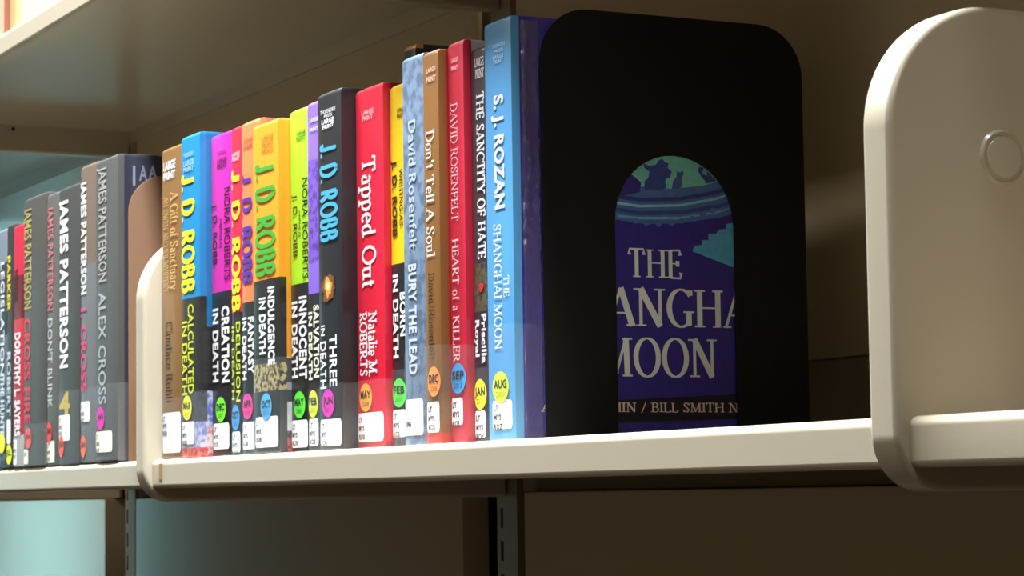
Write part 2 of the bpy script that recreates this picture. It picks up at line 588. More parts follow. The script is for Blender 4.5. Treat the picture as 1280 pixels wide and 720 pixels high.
def bracket(x0, z, label, top=16.7):
    t = thing('shelf_bracket', label, 'bracket', W(x0, 0, z), 'rounded steel end brackets of the shelves')
    yf = -.4
    pts = []
    pts += [(yf + 2.3 + 2.3 * math.cos(math.radians(a)), -3 + 2.3 + 2.3 * math.sin(math.radians(a))) for a in range(180, 271, 10)]
    pts += [(28.9, -3), (28.9, top - 1)]
    pts += [(28, top)]
    pts += [(yf + 5.2 + 5.2 * math.cos(math.radians(a)), top - 5.2 + 5.2 * math.sin(math.radians(a))) for a in range(90, 181, 6)]
    extrude_x('plate', pts, 0, 1.9, PAINT, t, bev=.3, seg=4, ang=60)
    # round pressed dimple on the broad face
    v, f = [], []
    n = 28
    rad = [(1.08, 1.9), (1.0, 1.86), (.93, 1.93), (.86, 1.98), (0, 1.98)]
    prof = [(1.16, 1.895), (1.05, 2.03), (.97, 1.905), (.92, 1.92), (.84, 2.05)]
    for r, xx in prof:
        for k in range(n):
            a = 2 * math.pi * k / n
            v.append((xx, 5.2 + r * math.cos(a), 10.5 + r * math.sin(a)))
    for j in range(len(prof) - 1):
        for k in range(n):
            f.append((j * n + k, j * n + (k + 1) % n, (j + 1) * n + (k + 1) % n, (j + 1) * n + k))
    f.append(tuple((len(prof) - 1) * n + k for k in range(n)))
    mesh('button', v, f, PAINT, t, smooth=35)
    return t


bracket(0, 0, 'small looking steel end bracket between the brown bookend and the brown gold book')
bracket(PITCH, 0, 'big steel end bracket nearest the viewer with a rounded top corner at right')
b = bracket(-PITCH, UP, 'steel bracket hanging from the upper shelf, its lower edge above the dark books')
for (yy, zz) in ((15.7, -.55), (27.0, .2)):
    v = [(1.93, yy + .22 * math.cos(k * math.pi / 6), zz + .22 * math.sin(k * math.pi / 6)) for k in range(12)]
    mesh('hole_shade', v, [tuple(range(12))], DARK, b)  # flat dark disc, the hole's shade as colour
bracket(0, UP, 'upper steel bracket above the brown gold book, over the top of the view')
bracket(PITCH, UP, 'upper steel bracket nearest the viewer, over the top of the view')


# ------------------------------------------------------------------ bookends
def bookend(label, m, x, y0, y1, z1, r, window, base_len, thick=.12):
    """upright plate with an arched cut-out whose tongue is bent down to carry the books"""
    t = thing('bookend', label, 'bookend', W(x, y0, 0), 'steel bookends')
    w = y1 - y0
    pts = [(0, 0), (0, z1 - r)]
    pts = [(0, 0.0)] + [(r + r * math.cos(math.radians(a)), z1 - r + r * math.sin(math.radians(a))) for a in range(180, 89, -9)]
    pts += [(w - r + r * math.cos(math.radians(a)), z1 - r + r * math.sin(math.radians(a))) for a in range(90, -1, -9)] + [(w, 0)]
    a0, a1, zt = window[0] - y0, window[1] - y0, window[2]
    c, rr = (a0 + a1) / 2, (a1 - a0) / 2
    pts += [(a1, 0)] + [(c + rr * math.cos(math.radians(a)), zt - rr + rr * math.sin(math.radians(a))) for a in range(0, 181, 9)] + [(a0, 0)]
    extrude_x('plate', pts, 0, thick, m, t, bev=.03, seg=1, ang=60)
    # the bent tongue lies on the shelf
    n = 12
    tip = base_len - rr * .5
    out = [(thick, a0), (thick, a1), (-tip, a1)] + [(-tip - rr * .5 * math.sin(math.pi * k / n), c + rr * math.cos(math.pi * k / n)) for k in range(1, n)] + [(-tip, a0)]
    k = len(out)
    v = [(p[0], p[1], 0.004) for p in out] + [(p[0], p[1], .06) for p in out]
    f = [tuple(range(k)), tuple(range(2 * k - 1, k - 1, -1))] + [(i, (i + 1) % k, k + (i + 1) % k, k + i) for i in range(k)]
    o = mesh('base_tongue', v, f, m, t)
    bm = bmesh.new()
    bm.from_mesh(o.data)
    bmesh.ops.recalc_face_normals(bm, faces=bm.faces)
    bm.to_mesh(o.data)
    bm.free()
    return t


BLACK = mat('black_enamel', (9, 9, 9), rough=0.55, spec=0.25, bump=0.05, bscale=700)
TAN = mat('brown_enamel', (122, 88, 62), rough=0.6, bump=0.05, bscale=500)
bookend('black steel bookend with an arched window standing beside the blue book', BLACK, 53.18, 5.20, 22.46, 24.12, 3.0, (9.76, 17.55, 16.15), 7.0)
bookend('brown steel bookend with a rounded corner behind the left end bracket', TAN, -6.17, 1.11, 14.11, 21.77, 3.0, (4.11, 11.11, 14.00), 7.0)


# ------------------------------------------------------------------ books
def srf(x, w, b):
    return b * abs(2 * x / w - 1) ** 4


def patch(name, cols, m, parent):
    """strip mesh from columns (x, y, z0, z1)"""
    v, f = [], []
    for x, y, z0, z1 in cols:
        v += [(x, y, z0), (x, y, z1)]
    for i in range(len(cols) - 1):
        f.append((2 * i, 2 * i + 2, 2 * i + 3, 2 * i + 1))
    return mesh(name, v, f, m, parent)


def book(label, x, y, z, w, H, D, spine, side, texts, lab, dot, film, group, bulge=.2, coat=.4):
    t = thing('hardcover_book', label, 'book', W(x, y, z), group)
    mats = [jacket('jacket', H, spine, coat), jacket('jacket_face', H, side, coat)]
    # cover: spine + two boards, outer and inner outline
    ns = 12
    outer = [(0, D), (0, 1.25), (.05, .95), (0, .6)] + [(w * i / ns, .02 + srf(w * i / ns, w, bulge)) for i in range(ns + 1)] + [(w, .6), (w - .05, .95), (w, 1.25), (w, D)]
    tk = .28 if w > 1.4 else .16
    inner = [(w - tk, D), (w - tk, .5), (tk, .5), (tk, D)]
    rings = [(0, .1), (.12, 0), (H - .28, 0), (H - .12, .05), (H - .03, .14), (H, .3)]
    v, f, fm = [], [], []
    no = len(outer)
    for zz, ins in rings:
        for (a, b_) in outer:
            k = 1 if b_ < .6 else 0
            v.append((min(max(a, ins * .3), w - ins * .3), b_ + ins * k, zz))
    for j in range(len(rings) - 1):
        for i in range(no - 1):
            f.append((j * no + i, j * no + i + 1, (j + 1) * no + i + 1, (j + 1) * no + i))
            fm.append(0 if 2 < i < no - 4 else (1 if i >= no - 4 else 1))
    ni = len(inner)
    k0 = len(v)
    for (a, b_) in inner:
        v.append((a, b_, 0))
    for (a, b_) in inner:
        v.append((a, b_, H))
    for i in range(ni - 1):
        f.append((k0 + i, k0 + i + 1, k0 + ni + i + 1, k0 + ni + i))
        fm.append(1)
    top = (len(rings) - 1) * no
    f.append(tuple(top + i for i in range(no)) + tuple(k0 + ni + i for i in range(ni)))
    fm.append(0)
    f.append(tuple(reversed(tuple(i for i in range(no)) + tuple(k0 + i for i in range(ni)))))
    fm.append(0)
    f.append((top + 0, 0, k0 + 3, k0 + ni + 3))
    fm.append(1)
    f.append((no - 1, top + no - 1, k0 + ni, k0))
    fm.append(1)
    # a closed mesh: board ends
    o = mesh('cover', v, f, mats, t, None, fm)
    bm = bmesh.new()
    bm.from_mesh(o.data)
    bmesh.ops.recalc_face_normals(bm, faces=bm.faces)
    bm.to_mesh(o.data)
    bm.free()
    for p in o.data.polygons:
        p.use_smooth = True
    o.data.set_sharp_from_angle(angle=math.radians(32))
    boxes('page_block', [(tk + .01, w - tk - .01, .55, D - .4, .3, H - .35)], mat('paper', (226, 216, 192), rough=0.8, bump=0.3, bscale=1500), t)

    def sy(xx, e):          # the spine is a faceted curve: follow its facets exactly
        u = min(max(xx / w * ns, 0), ns - 1e-6)
        i = int(u)
        a, c = srf(w * i / ns, w, bulge), srf(w * (i + 1) / ns, w, bulge)
        return .02 + a + (c - a) * (u - i) - e

    def breaks(x0, x1, xs):
        return sorted(set([round(q, 4) for q in xs] + [round(w * i / ns, 4) for i in range(ns + 1) if x0 < w * i / ns < x1]))

    def spine_print(vv, fs, m, parent, e):
        bm = bmesh.new()
        bv = [bm.verts.new((min(max(a, .015), w - .015), d, c)) for a, d, c in vv]
        for q in fs:
            try:
                bm.faces.new([bv[i] for i in q])
            except ValueError:
                pass
        xa, xb = min(q[0] for q in vv), max(q[0] for q in vv)
        for i in range(1, ns):
            xx = w * i / ns
            if xa < xx < xb:
                bmesh.ops.bisect_plane(bm, geom=bm.verts[:] + bm.edges[:] + bm.faces[:], plane_co=(xx, 0, 0), plane_no=(1, 0, 0), dist=1e-5)
        for q in bm.verts:
            q.co = Vector((q.co.x * S, (sy(q.co.x, e) - q.co.y) * S, q.co.z * S))
        me = bpy.data.meshes.new('lettering')
        bm.to_mesh(me)
        bm.free()
        me.materials.append(m)
        return link('lettering', me, parent)
    for ti, (s, style, rgb, x0, x1, z0, z1, mode) in enumerate(texts):
        vs, fs, L = glyphs(s, style)
        if not fs:
            continue
        if mode == 'down':      # reads from the head of the spine to its foot
            cap = x1 - x0
            k = (z1 - z0) / L
            vv = [(x0 + q[1] * cap, q[2], z1 - q[0] * k) for q in vs]
        else:                   # upright
            k = (x1 - x0) / L
            vv = [(x0 + q[0] * k, q[2], z0 + q[1] * (z1 - z0)) for q in vs]
        spine_print(vv, fs, ink(rgb), t, .026 + .001 * ti)
    if lab:
        x0, x1, z0, z1, lines, rgb = lab
        r = .22
        cols = []
        N = 24
        for xx in breaks(x0, x1, [x0 + (x1 - x0) * i / N for i in range(N + 1)]):
            dd = min(xx - x0, x1 - xx)
            q = 0 if dd >= r else r - math.sqrt(max(0, r * r - (r - dd) ** 2))
            cols.append((xx, sy(xx, .03), z0 + q, z1 - q))
        lo = patch('spine_label', cols, mat('label_paper_%d_%d_%d' % tuple(rgb), rgb, rough=0.6), t)
        cap = .33
        zt = z1 - .25 - cap
        for ln_ in lines:
            if not ln_:
                zt -= .52
                continue
            vs, fs, L = glyphs(ln_, 'bold')
            k = cap * 1.1
            vv = [(x0 + .18 + q[0] * k, 0, zt + q[1] * cap) for q in vs]
            if max(a[0] for a in vv) > x1 - .03:
                kk = (x1 - .05 - x0 - .1) / (L)
                vv = [(x0 + .08 + q[0] * kk, 0, zt + q[1] * cap) for q in vs]
            spine_print(vv, fs, ink((12, 12, 16)), lo, .042)
            zt -= .52
    if dot:
        xc, zc, rgb, l1, l2 = dot
        rx = min(.97, xc - .03, w - xc - .03) if w > 1.5 else w / 2
        rx = max(rx, .7)
        rz = .86
        N = 20
        cols = []
        for xx in breaks(xc - rx, xc + rx, [xc - rx * math.cos(math.pi * i / N) for i in range(N + 1)]):
            h = rz * math.sqrt(max(0, 1 - ((xx - xc) / rx) ** 2))
            cols.append((xx, sy(xx, .05), zc - h, zc + h))
        do = patch('date_sticker', cols, mat('sticker_%d_%d_%d' % tuple(rgb), rgb, rough=0.5), t)
        for s, cap, zz, wd in ((l1, .5, zc - .08, 1.55), (l2, .3, zc - .55, 1.05)):
            if not s:
                continue
            vs, fs, L = glyphs(s, 'bold' if s == l1 else 'light')
            k = wd * rx / .97 / L
            vv = [(xc - wd * rx / .97 / 2 + q[0] * k, 0, zz + q[1] * cap) for q in vs]
            spine_print(vv, fs, ink((30, 30, 30) if s == l1 else [int(c_ * .5) for c_ in rgb]), do, .065)
    if film:
        zt, dy = film
        cols = [(w * i / ns, sy(w * i / ns, .085), .1, zt) for i in range(ns + 1)]
        if dy > .15:
            cols += [(w + .02, .3, .1, zt), (w + .02, .3 + dy, .1, zt)]
        patch('label_protector', cols, film_mat(), t)
    return t


G1 = 'large print hardcovers on the lit shelf'
G2 = 'dark spined hardcovers on the left shelf'
BOOKS = [{'key': 'm1',
  'label': 'brown gold book with a plain serif title, leftmost of the bright books',
  'x': 2.3,
  'y': 0.83,
  'z': 0,
  'w': 4.12,
  'H': 22.46,
  'spine': [(0, (114, 81, 41))],
  'side': [(0, (114, 81, 41))],
  'texts': [('LARGE', 'bold', (240, 240, 240), 0.47, 3.07, 20.83, 21.47, 'up'), ('PRINT', 'bold', (240, 240, 240), 0.46, 3.06, 20.13, 20.71, 'up'),
            ('A Gift of Sanctuary', 'roman', (214, 170, 100), 2.0, 3.54, 12.02, 19.2, 'down'), ('AN OWEN ARCHER MYSTERY', 'romanlight', (205, 165, 105), 0.43, 1.48, 11.99, 18.94, 'down'),
            ('Candace Robb', 'roman', (26, 15, 6), 0.9, 2.28, 4.07, 9.86, 'down')],
  'lab': (0.05, 3.94, 0.45, 3.33, ['LT', 'MYS', 'ROB'], (236, 240, 246)),
  'dot': None,
  'film': (4.34, 0.0),
  'g': 1,
  'bulge': 0.07},
 {'key': 'm2',
  'label': 'blue book with yellow lettering, black lower half and yellow MAR sticker',
  'x': 6.47,
  'y': 0.81,
  'z': 0,
  'w': 3.79,
  'H': 22.78,
  'spine': [(0, (165, 26, 43), (195, 104, 78), 250), (0.71, (174, 174, 195), (104, 113, 174), 250), (2.49, (60, 60, 69), (40, 40, 45), 200), (4.51, (36, 34, 32)), (11.14, (19, 111, 158))],
  'side': [(0, (174, 52, 43), (200, 174, 182), 180), (2.1, (174, 178, 200), (78, 87, 165), 180), (4.62, (30, 30, 32)), (9.0, (17, 95, 143))],
  'texts': [('THORNDIKE', 'sans', (150, 190, 210), 0.65, 2.81, 21.23, 21.57, 'up'), ('LARGE', 'bold', (150, 190, 210), 0.64, 2.8, 20.6, 21.0, 'up'),
            ('PRINT', 'bold', (150, 190, 210), 0.64, 2.8, 20.2, 20.54, 'up'), ('J. D. ROBB', 'heavy', (240, 236, 40), 0.27, 2.76, 11.61, 20.05, 'down'),
            ('CALCULATED', 'sans', (205, 215, 40), 1.53, 2.68, 4.5, 10.77, 'down'), ('IN DEATH', 'sans', (205, 215, 40), 0.2, 1.36, 4.44, 9.63, 'down')],
  'lab': (0.16, 2.8, 0.97, 2.55, ['LT', 'MYS', 'ROB'], (236, 238, 232)),
  'dot': (1.33, 3.52, (240, 240, 50), 'MAR', '2013'),
  'film': (4.62, 0.86),
  'g': 1,
  'bulge': 0.07},
 {'key': 'm3',
  'label': 'magenta book with black lettering, black lower half and green DEC sticker',
  'x': 10.31,
  'y': 1.68,
  'z': 0,
  'w': 3.92,
  'H': 22.4,
  'spine': [(0, (30, 28, 30)), (11.3, (182, 24, 137))],
  'side': [(0, (30, 28, 30)), (11.3, (182, 24, 137))],
  'texts': [('THORNDIKE', 'sans', (70, 20, 60), 1.3, 3.18, 20.88, 21.16, 'up'), ('LARGE', 'bold', (60, 15, 50), 1.29, 3.18, 20.32, 20.66, 'up'),
            ('PRINT', 'bold', (60, 15, 50), 1.29, 3.17, 19.93, 20.27, 'up'), ('NORA ROBERTS', 'sans', (35, 12, 34), 2.65, 3.74, 12.08, 18.48, 'down'),
            ('WRITING AS', 'sans', (35, 12, 34), 1.71, 2.18, 14.4, 16.51, 'down'), ('J. D. ROBB', 'sans', (35, 12, 34), 0.28, 1.23, 13.29, 17.59, 'down'),
            ('CREATION', 'bold', (240, 240, 240), 2.09, 3.49, 5.07, 10.34, 'down'), ('IN DEATH', 'bold', (240, 240, 240), 0.19, 1.46, 5.17, 10.27, 'down')],
  'lab': (0.3, 3.42, 0.54, 2.31, ['LT', 'MYS', 'ROB'], (244, 246, 244)),
  'dot': (1.88, 3.25, (120, 240, 50), 'DEC', '2007'),
  'film': None,
  'g': 1,
  'bulge': 0.07},
 {'key': 'm4',
  'label': 'narrow red book with yellow lettering and blue OCT sticker',
  'x': 14.28,
  'y': 1.66,
  'z': 0,
  'w': 1.97,
  'H': 22.42,
  'spine': [(0, (32, 28, 30)), (9.65, (193, 29, 52))],
  'side': [(0, (32, 28, 30)), (9.65, (193, 29, 52))],
  'texts': [('LARGE', 'bold', (245, 190, 190), 0.35, 1.72, 20.41, 20.69, 'up'), ('PRINT', 'bold', (245, 190, 190), 0.34, 1.72, 20.08, 20.36, 'up'),
            ('J. D. ROBB', 'heavy', (245, 232, 40), 0.27, 1.65, 9.76, 19.48, 'down'), ('DELUSION', 'sans', (200, 215, 50), 0.94, 1.69, 3.66, 9.07, 'down'),
            ('IN DEATH', 'sans', (200, 215, 50), 0.03, 0.63, 3.81, 8.81, 'down')],
  'lab': (0.05, 1.64, 0.25, 1.65, ['LT', 'MYS', 'ROB'], (200, 225, 240)),
  'dot': (0.81, 2.6, (60, 150, 215), 'OCT', '2012'),
  'film': (4.06, 0.0),
  'g': 1,
  'bulge': 0.05},
 {'key': 'm5',
  'label': 'salmon orange book with purple lettering and pink APR sticker',
  'x': 16.3,
  'y': 1.64,
  'z': 0,
  'w': 3.39,
  'H': 22.47,
  'spine': [(0, (30, 28, 30)), (10.2, (215, 108, 60))],
  'side': [(0, (30, 28, 30)), (10.2, (208, 95, 78))],
  'texts': [('THORNDIKE', 'sans', (120, 80, 70), 0.52, 2.31, 21.08, 21.35, 'up'), ('LARGE', 'bold', (110, 70, 60), 0.51, 2.15, 20.66, 20.93, 'up'),
            ('J. D. ROBB', 'heavy', (88, 44, 150), 0.14, 1.93, 11.49, 18.95, 'down'), ('FANTASY', 'bold', (240, 240, 240), 1.23, 2.26, 5.43, 9.23, 'down'),
            ('IN DEATH', 'bold', (240, 240, 240), 0.03, 0.93, 5.06, 9.26, 'down')],
  'lab': (0.05, 2.48, 0.41, 2.23, ['LT', 'MYS', 'ROB'], (238, 240, 244)),
  'dot': (1.1, 3.27, (245, 40, 150), 'APR', '2010'),
  'film': (4.1, 0.0),
  'g': 1,
  'bulge': 0.07},
 {'key': 'm6',
  'label': 'wide yellow orange book with green lettering and blue OCT sticker',
  'x': 19.74,
  'y': 1.11,
  'z': 0,
  'w': 4.55,
  'H': 21.76,
  'spine': [(0, (26, 26, 28)), (4.03, (165, 147, 95), (30, 26, 20), 300), (5.86, (30, 27, 24)), (11.35, (217, 132, 26))],
  'side': [(0, (174, 52, 52), (30, 30, 34), 150), (1.43, (174, 178, 178), (195, 195, 195), 100), (3.25, (28, 27, 28)), (4.03, (130, 130, 130)), (4.55, (26, 26, 28)), (6.12, (212, 139, 27))],
  'texts': [('LARGE', 'sans', (150, 110, 40), 1.82, 3.81, 20.56, 20.88, 'up'), ('PRINT', 'sans', (150, 110, 40), 1.81, 3.8, 20.14, 20.46, 'up'),
            ('PRESS', 'sans', (150, 110, 40), 1.81, 3.8, 19.72, 20.03, 'up'), ('J. D. ROBB', 'heavy', (70, 165, 50), 0.73, 3.87, 11.61, 19.14, 'down'),
            ('INDULGENCE', 'bold', (240, 240, 240), 2.77, 3.9, 5.75, 10.84, 'down'), ('IN DEATH', 'bold', (240, 240, 240), 1.21, 2.35, 6.51, 10.23, 'down')],
  'lab': (0.39, 4.35, 0.43, 2.42, ['LT', 'MYS', 'ROB'], (240, 244, 248)),
  'dot': (2.41, 3.08, (70, 170, 225), 'OCT', '2012'),
  'film': (6.22, 0.81),
  'g': 1,
  'bulge': 0.07},
 {'key': 'm7',
  'label': 'lime green book with black lettering and bright green MAY sticker',
  'x': 24.34,
  'y': 1.92,
  'z': 0,
  'w': 2.97,
  'H': 22.15,
  'spine': [(0, (30, 32, 30)), (10.8, (142, 193, 29))],
  'side': [(0, (30, 32, 30)), (10.8, (142, 193, 29))],
  'texts': [('LARGE', 'bold', (60, 90, 20), 1.22, 2.71, 20.41, 20.67, 'up'), ('PRINT', 'bold', (60, 90, 20), 1.22, 2.7, 20.05, 20.31, 'up'),
            ('NORA ROBERTS', 'sans', (25, 35, 10), 2.2, 2.95, 11.06, 17.53, 'down'), ('WRITING AS', 'sans', (25, 35, 10), 1.53, 1.87, 13.82, 15.57, 'down'),
            ('J. D. ROBB', 'sans', (25, 35, 10), 0.57, 1.32, 12.55, 16.64, 'down'), ('INNOCENT', 'bold', (240, 240, 240), 1.53, 2.74, 4.66, 9.97, 'down'),
            ('IN DEATH', 'bold', (240, 240, 240), 0.17, 1.26, 4.78, 9.72, 'down')],
  'lab': (0.08, 2.77, 0.33, 2.07, ['LT', 'MYS', 'ROB'], (240, 244, 244)),
  'dot': (1.53, 3.05, (90, 225, 60), 'MAY', '2007'),
  'film': None,
  'g': 1,
  'bulge': 0.07},
 {'key': 'm8',
  'label': 'narrow purple book with a plaid spine and yellow FEB sticker',
  'x': 27.36,
  'y': 1.9,
  'z': 0,
  'w': 1.97,
  'H': 22.24,
  'spine': [(0, (32, 28, 34)), (9.98, (113, 82, 178)), (11.86, (104, 73, 170), (69, 45, 121), 220), (18.48, (114, 85, 179))],
  'side': [(0, (32, 28, 34)), (9.98, (113, 82, 178)), (11.86, (104, 73, 170), (69, 45, 121), 220), (18.48, (114, 85, 179))],
  'texts': [('LARGE', 'bold', (210, 200, 235), 0.56, 1.87, 20.92, 21.18, 'up'), ('PRINT', 'bold', (210, 200, 235), 0.54, 1.86, 20.31, 20.56, 'up'),
            ('SALVATION', 'bold', (235, 235, 200), 0.96, 1.81, 4.65, 9.24, 'down'), ('IN DEATH', 'bold', (235, 235, 200), 0.03, 0.75, 4.54, 8.85, 'down')],
  'lab': (0.05, 1.64, 0.36, 2.08, ['LT', 'MYS', 'ROB'], (225, 235, 240)),
  'dot': (0.82, 3.01, (215, 235, 50), 'FEB', '2010'),
  'film': (3.86, 0.0),
  'g': 1,
  'bulge': 0.05},
 {'key': 'm9',
  'label': 'black book with light blue lettering, a small flame and magenta JUN sticker',
  'x': 29.38,
  'y': 1.77,
  'z': 0,
  'w': 3.69,
  'H': 22.46,
  'spine': [(0, (25, 24, 27))],
  'side': [(0, (24, 24, 28)), (13.09, (28, 28, 30))],
  'texts': [('THORNDIKE', 'sans', (220, 220, 220), 0.57, 3.0, 21.1, 21.36, 'up'), ('PRESS', 'sans', (220, 220, 220), 1.21, 2.49, 20.84, 21.04, 'up'),
            ('LARGE', 'bold', (240, 240, 240), 0.81, 2.74, 20.45, 20.75, 'up'), ('PRINT', 'bold', (240, 240, 240), 0.94, 2.73, 20.14, 20.39, 'up'),
            ('J. D. ROBB', 'heavy', (70, 165, 200), 0.6, 3.03, 13.01, 19.22, 'down'), ('f1', 'blob', (120, 70, 24), 0.48, 2.91, 8.91, 11.21, 'up'),
            ('f2', 'blob', (214, 150, 60), 1.0, 2.4, 9.31, 10.96, 'up'), ('f3', 'blob', (250, 222, 150), 1.39, 2.03, 9.81, 10.61, 'up'),
            ('THREE', 'sans', (240, 240, 240), 1.81, 2.94, 3.96, 7.17, 'down'), ('IN', 'sans', (240, 240, 240), 0.43, 1.08, 7.18, 7.83, 'down'),
            ('DEATH', 'sans', (240, 240, 240), 0.26, 1.29, 3.88, 6.82, 'down')],
  'lab': (0.19, 3.49, 0.31, 1.95, ['LT', 'MYS', 'ROB'], (236, 240, 244)),
  'dot': (1.56, 2.95, (235, 30, 180), 'JUN', '2010'),
  'film': (4.13, 0.99),
  'g': 1,
  'bulge': 0.07},
 {'key': 'm10',
  'label': 'wide red book with white slab lettering and orange MAY sticker',
  'x': 33.11,
  'y': 2.76,
  'z': 0,
  'w': 4.08,
  'H': 22.21,
  'spine': [(0, (165, 26, 34)), (0.42, (198, 22, 48))],
  'side': [(0, (165, 19, 38))],
  'texts': [('LARGE', 'sans', (240, 190, 190), 1.08, 2.89, 20.5, 20.79, 'up'), ('PRINT', 'sans', (240, 190, 190), 1.19, 2.77, 20.15, 20.45, 'up'),
            ('Tapped Out', 'slab', (250, 235, 235), 1.05, 2.98, 9.87, 17.91, 'down'), ('Natalie M.', 'slab', (240, 240, 240), 1.86, 3.05, 4.42, 8.36, 'down'),
            ('ROBERTS', 'slab', (240, 240, 240), 0.52, 1.61, 4.49, 8.41, 'down')],
  'lab': (0.05, 3.88, 0.47, 2.23, ['LT', 'MYS', 'ROB'], (252, 226, 226)),
  'dot': (1.36, 3.16, (250, 165, 60), 'MAY', '2008'),
  'film': (4.2, 0.45),
  'g': 1,
  'bulge': 0.07},
 {'key': 'm11',
  'label': 'yellow book with black lower half and green FEB sticker, beside the wide red book',
  'x': 37.25,
  'y': 3.22,
  'z': 0,
  'w': 2.19,
  'H': 21.89,
  'spine': [(0, (78, 78, 95), (40, 40, 46), 200), (0.72, (30, 30, 32)), (10.95, (215, 178, 13))],
  'side': [(0, (78, 78, 95), (40, 40, 46), 200), (0.72, (30, 30, 32)), (10.95, (215, 178, 13))],
  'texts': [('LARGE', 'bold', (70, 60, 10), 1.18, 2.17, 20.15, 20.39, 'up'), ('PRINT', 'bold', (70, 60, 10), 1.17, 2.17, 19.81, 20.05, 'up'),
            ('WRITING AS', 'sans', (40, 34, 8), 1.4, 1.86, 13.27, 16.73, 'down'), ('J. D. ROBB', 'bold', (40, 34, 8), 0.35, 1.05, 12.64, 17.33, 'down'),
            ('BORN', 'bold', (240, 240, 240), 1.35, 2.15, 6.64, 9.27, 'down'), ('IN DEATH', 'bold', (240, 240, 240), 0.3, 1.11, 5.37, 10.41, 'down')],
  'lab': (0.05, 1.99, 0.65, 2.28, ['LT', 'MYS', 'ROB'], (240, 246, 246)),
  'dot': (1.12, 3.28, (80, 225, 70), 'FEB', '2007'),
  'film': (4.68, 0.0),
  'g': 1,
  'bulge': 0.07},
 {'key': 'm12',
  'label': 'thin black and orange book, its head rising behind the grey blue spine',
  'x': 39.49,
  'y': 3.19,
  'z': 0,
  'w': 1.58,
  'H': 23.93,
  'spine': [(0, (30, 20, 14)), (23.62, (186, 113, 52))],
  'side': [(0, (26, 18, 16))],
  'texts': [],
  'lab': None,
  'dot': None,
  'film': None,
  'g': 1,
  'bulge': 0.05},
 {'key': 'm13',
  'label': 'mottled grey blue book with silver lettering and a pale foot label',
  'x': 41.11,
  'y': 2.29,
  'z': 0,
  'w': 2.87,
  'H': 22.87,
  'spine': [(0, (102, 120, 140), (76, 90, 111), 120)],
  'side': [(0, (69, 83, 104))],
  'texts': [('David Rosenfelt', 'sans', (176, 190, 208), 0.93, 1.93, 11.45, 19.05, 'down'), ('BURY THE LEAD', 'bold', (190, 200, 212), 0.73, 1.84, 4.18, 10.61, 'down')],
  'lab': (0.05, 2.56, 0.64, 2.74, ['', '', '09b'], (205, 218, 224)),
  'dot': None,
  'film': (5.47, 0.0),
  'g': 1,
  'bulge': 0.07},
 {'key': 'm14',
  'label': 'brown book with white serif title, red board edge and orange DEC sticker',
  'x': 44.03,
  'y': 2.27,
  'z': 0,
  'w': 2.03,
  'H': 22.73,
  'spine': [(0, (178, 43, 34)), (0.63, (116, 76, 31))],
  'side': [(0, (165, 36, 31))],
  'texts': [('LARGE', 'bold', (215, 180, 160), 0.65, 1.83, 21.47, 21.75, 'up'), ('PRINT', 'bold', (215, 180, 160), 0.64, 1.82, 20.91, 21.24, 'up'),
            ("Don't Tell A Soul", 'roman', (240, 226, 214), 0.46, 1.49, 10.76, 18.15, 'down'), ('David Rosenfelt', 'romanlight', (34, 18, 6), 0.61, 1.36, 4.87, 9.91, 'down')],
  'lab': (0.23, 1.83, 0.73, 2.47, ['LT', 'MYS', 'ROS'], (244, 238, 234)),
  'dot': (1.21, 3.62, (250, 145, 55), 'DEC', '2008'),
  'film': (5.7, 0.63),
  'g': 1,
  'bulge': 0.07},
 {'key': 'm15',
  'label': 'crimson book with pale serif lettering and blue SEP sticker',
  'x': 46.12,
  'y': 2.9,
  'z': 0.07,
  'w': 1.97,
  'H': 22.91,
  'spine': [(0, (177, 27, 50))],
  'side': [(0, (22, 22, 24)), (15.51, (201, 193, 196))],
  'texts': [('LARGE', 'bold', (240, 170, 180), 0.57, 1.41, 21.71, 21.98, 'up'), ('PRINT', 'bold', (240, 170, 180), 0.56, 1.4, 21.25, 21.52, 'up'),
            ('DAVID ROSENFELT', 'romanlight', (246, 206, 210), 0.41, 1.25, 12.59, 19.41, 'down'), ('HEART of a KILLER', 'roman', (246, 206, 210), 0.41, 1.24, 4.52, 11.61, 'down')],
  'lab': (0.05, 1.56, 1.02, 2.56, ['LT', 'MYS', 'ROS'], (240, 236, 238)),
  'dot': (1.01, 3.65, (50, 150, 215), 'SEP', '2012'),
  'film': (5.51, 0.48),
  'g': 1,
  'bulge': 0.05},
 {'key': 'm16',
  'label': 'charcoal book with bold white serif title and yellow JAN sticker',
  'x': 48.14,
  'y': 3.38,
  'z': 0.07,
  'w': 1.71,
  'H': 22.3,
  'spine': [(0, (43, 41, 53)), (7.29, (83, 78, 57), (54, 50, 46), 260), (9.98, (52, 50, 56))],
  'side': [(0, (43, 41, 53)), (7.29, (83, 78, 57), (54, 50, 46), 260), (9.98, (52, 50, 56))],
  'texts': [('LARGE', 'romanbold', (240, 240, 240), 0.58, 1.69, 21.19, 21.65, 'up'), ('PRINT', 'romanbold', (240, 240, 240), 0.66, 1.69, 20.51, 21.01, 'up'),
            ('THE SANCTITY OF HATE', 'romanbold', (236, 236, 240), 0.75, 1.61, 10.24, 19.72, 'down'), ('orn', 'blob', (214, 40, 40), 0.73, 1.43, 8.35, 8.98, 'up'),
            ('Priscilla', 'bold', (240, 240, 240), 1.05, 1.6, 4.39, 7.16, 'down'), ('Royal', 'bold', (240, 240, 240), 0.24, 0.79, 4.79, 6.86, 'down')],
  'lab': (0.05, 1.41, 0.25, 1.76, ['LT', 'MYS', 'ROY'], (228, 230, 236)),
  'dot': (0.8, 2.67, (245, 240, 30), 'JAN', '2013'),
  'film': (4.15, 0.0),
  'g': 1,
  'bulge': 0.05},
 {'key': 'rozan',
  'label': 'tall sky blue book with purple front board, against the black bookend',
  'x': 49.9,
  'y': 3.35,
  'z': 0.07,
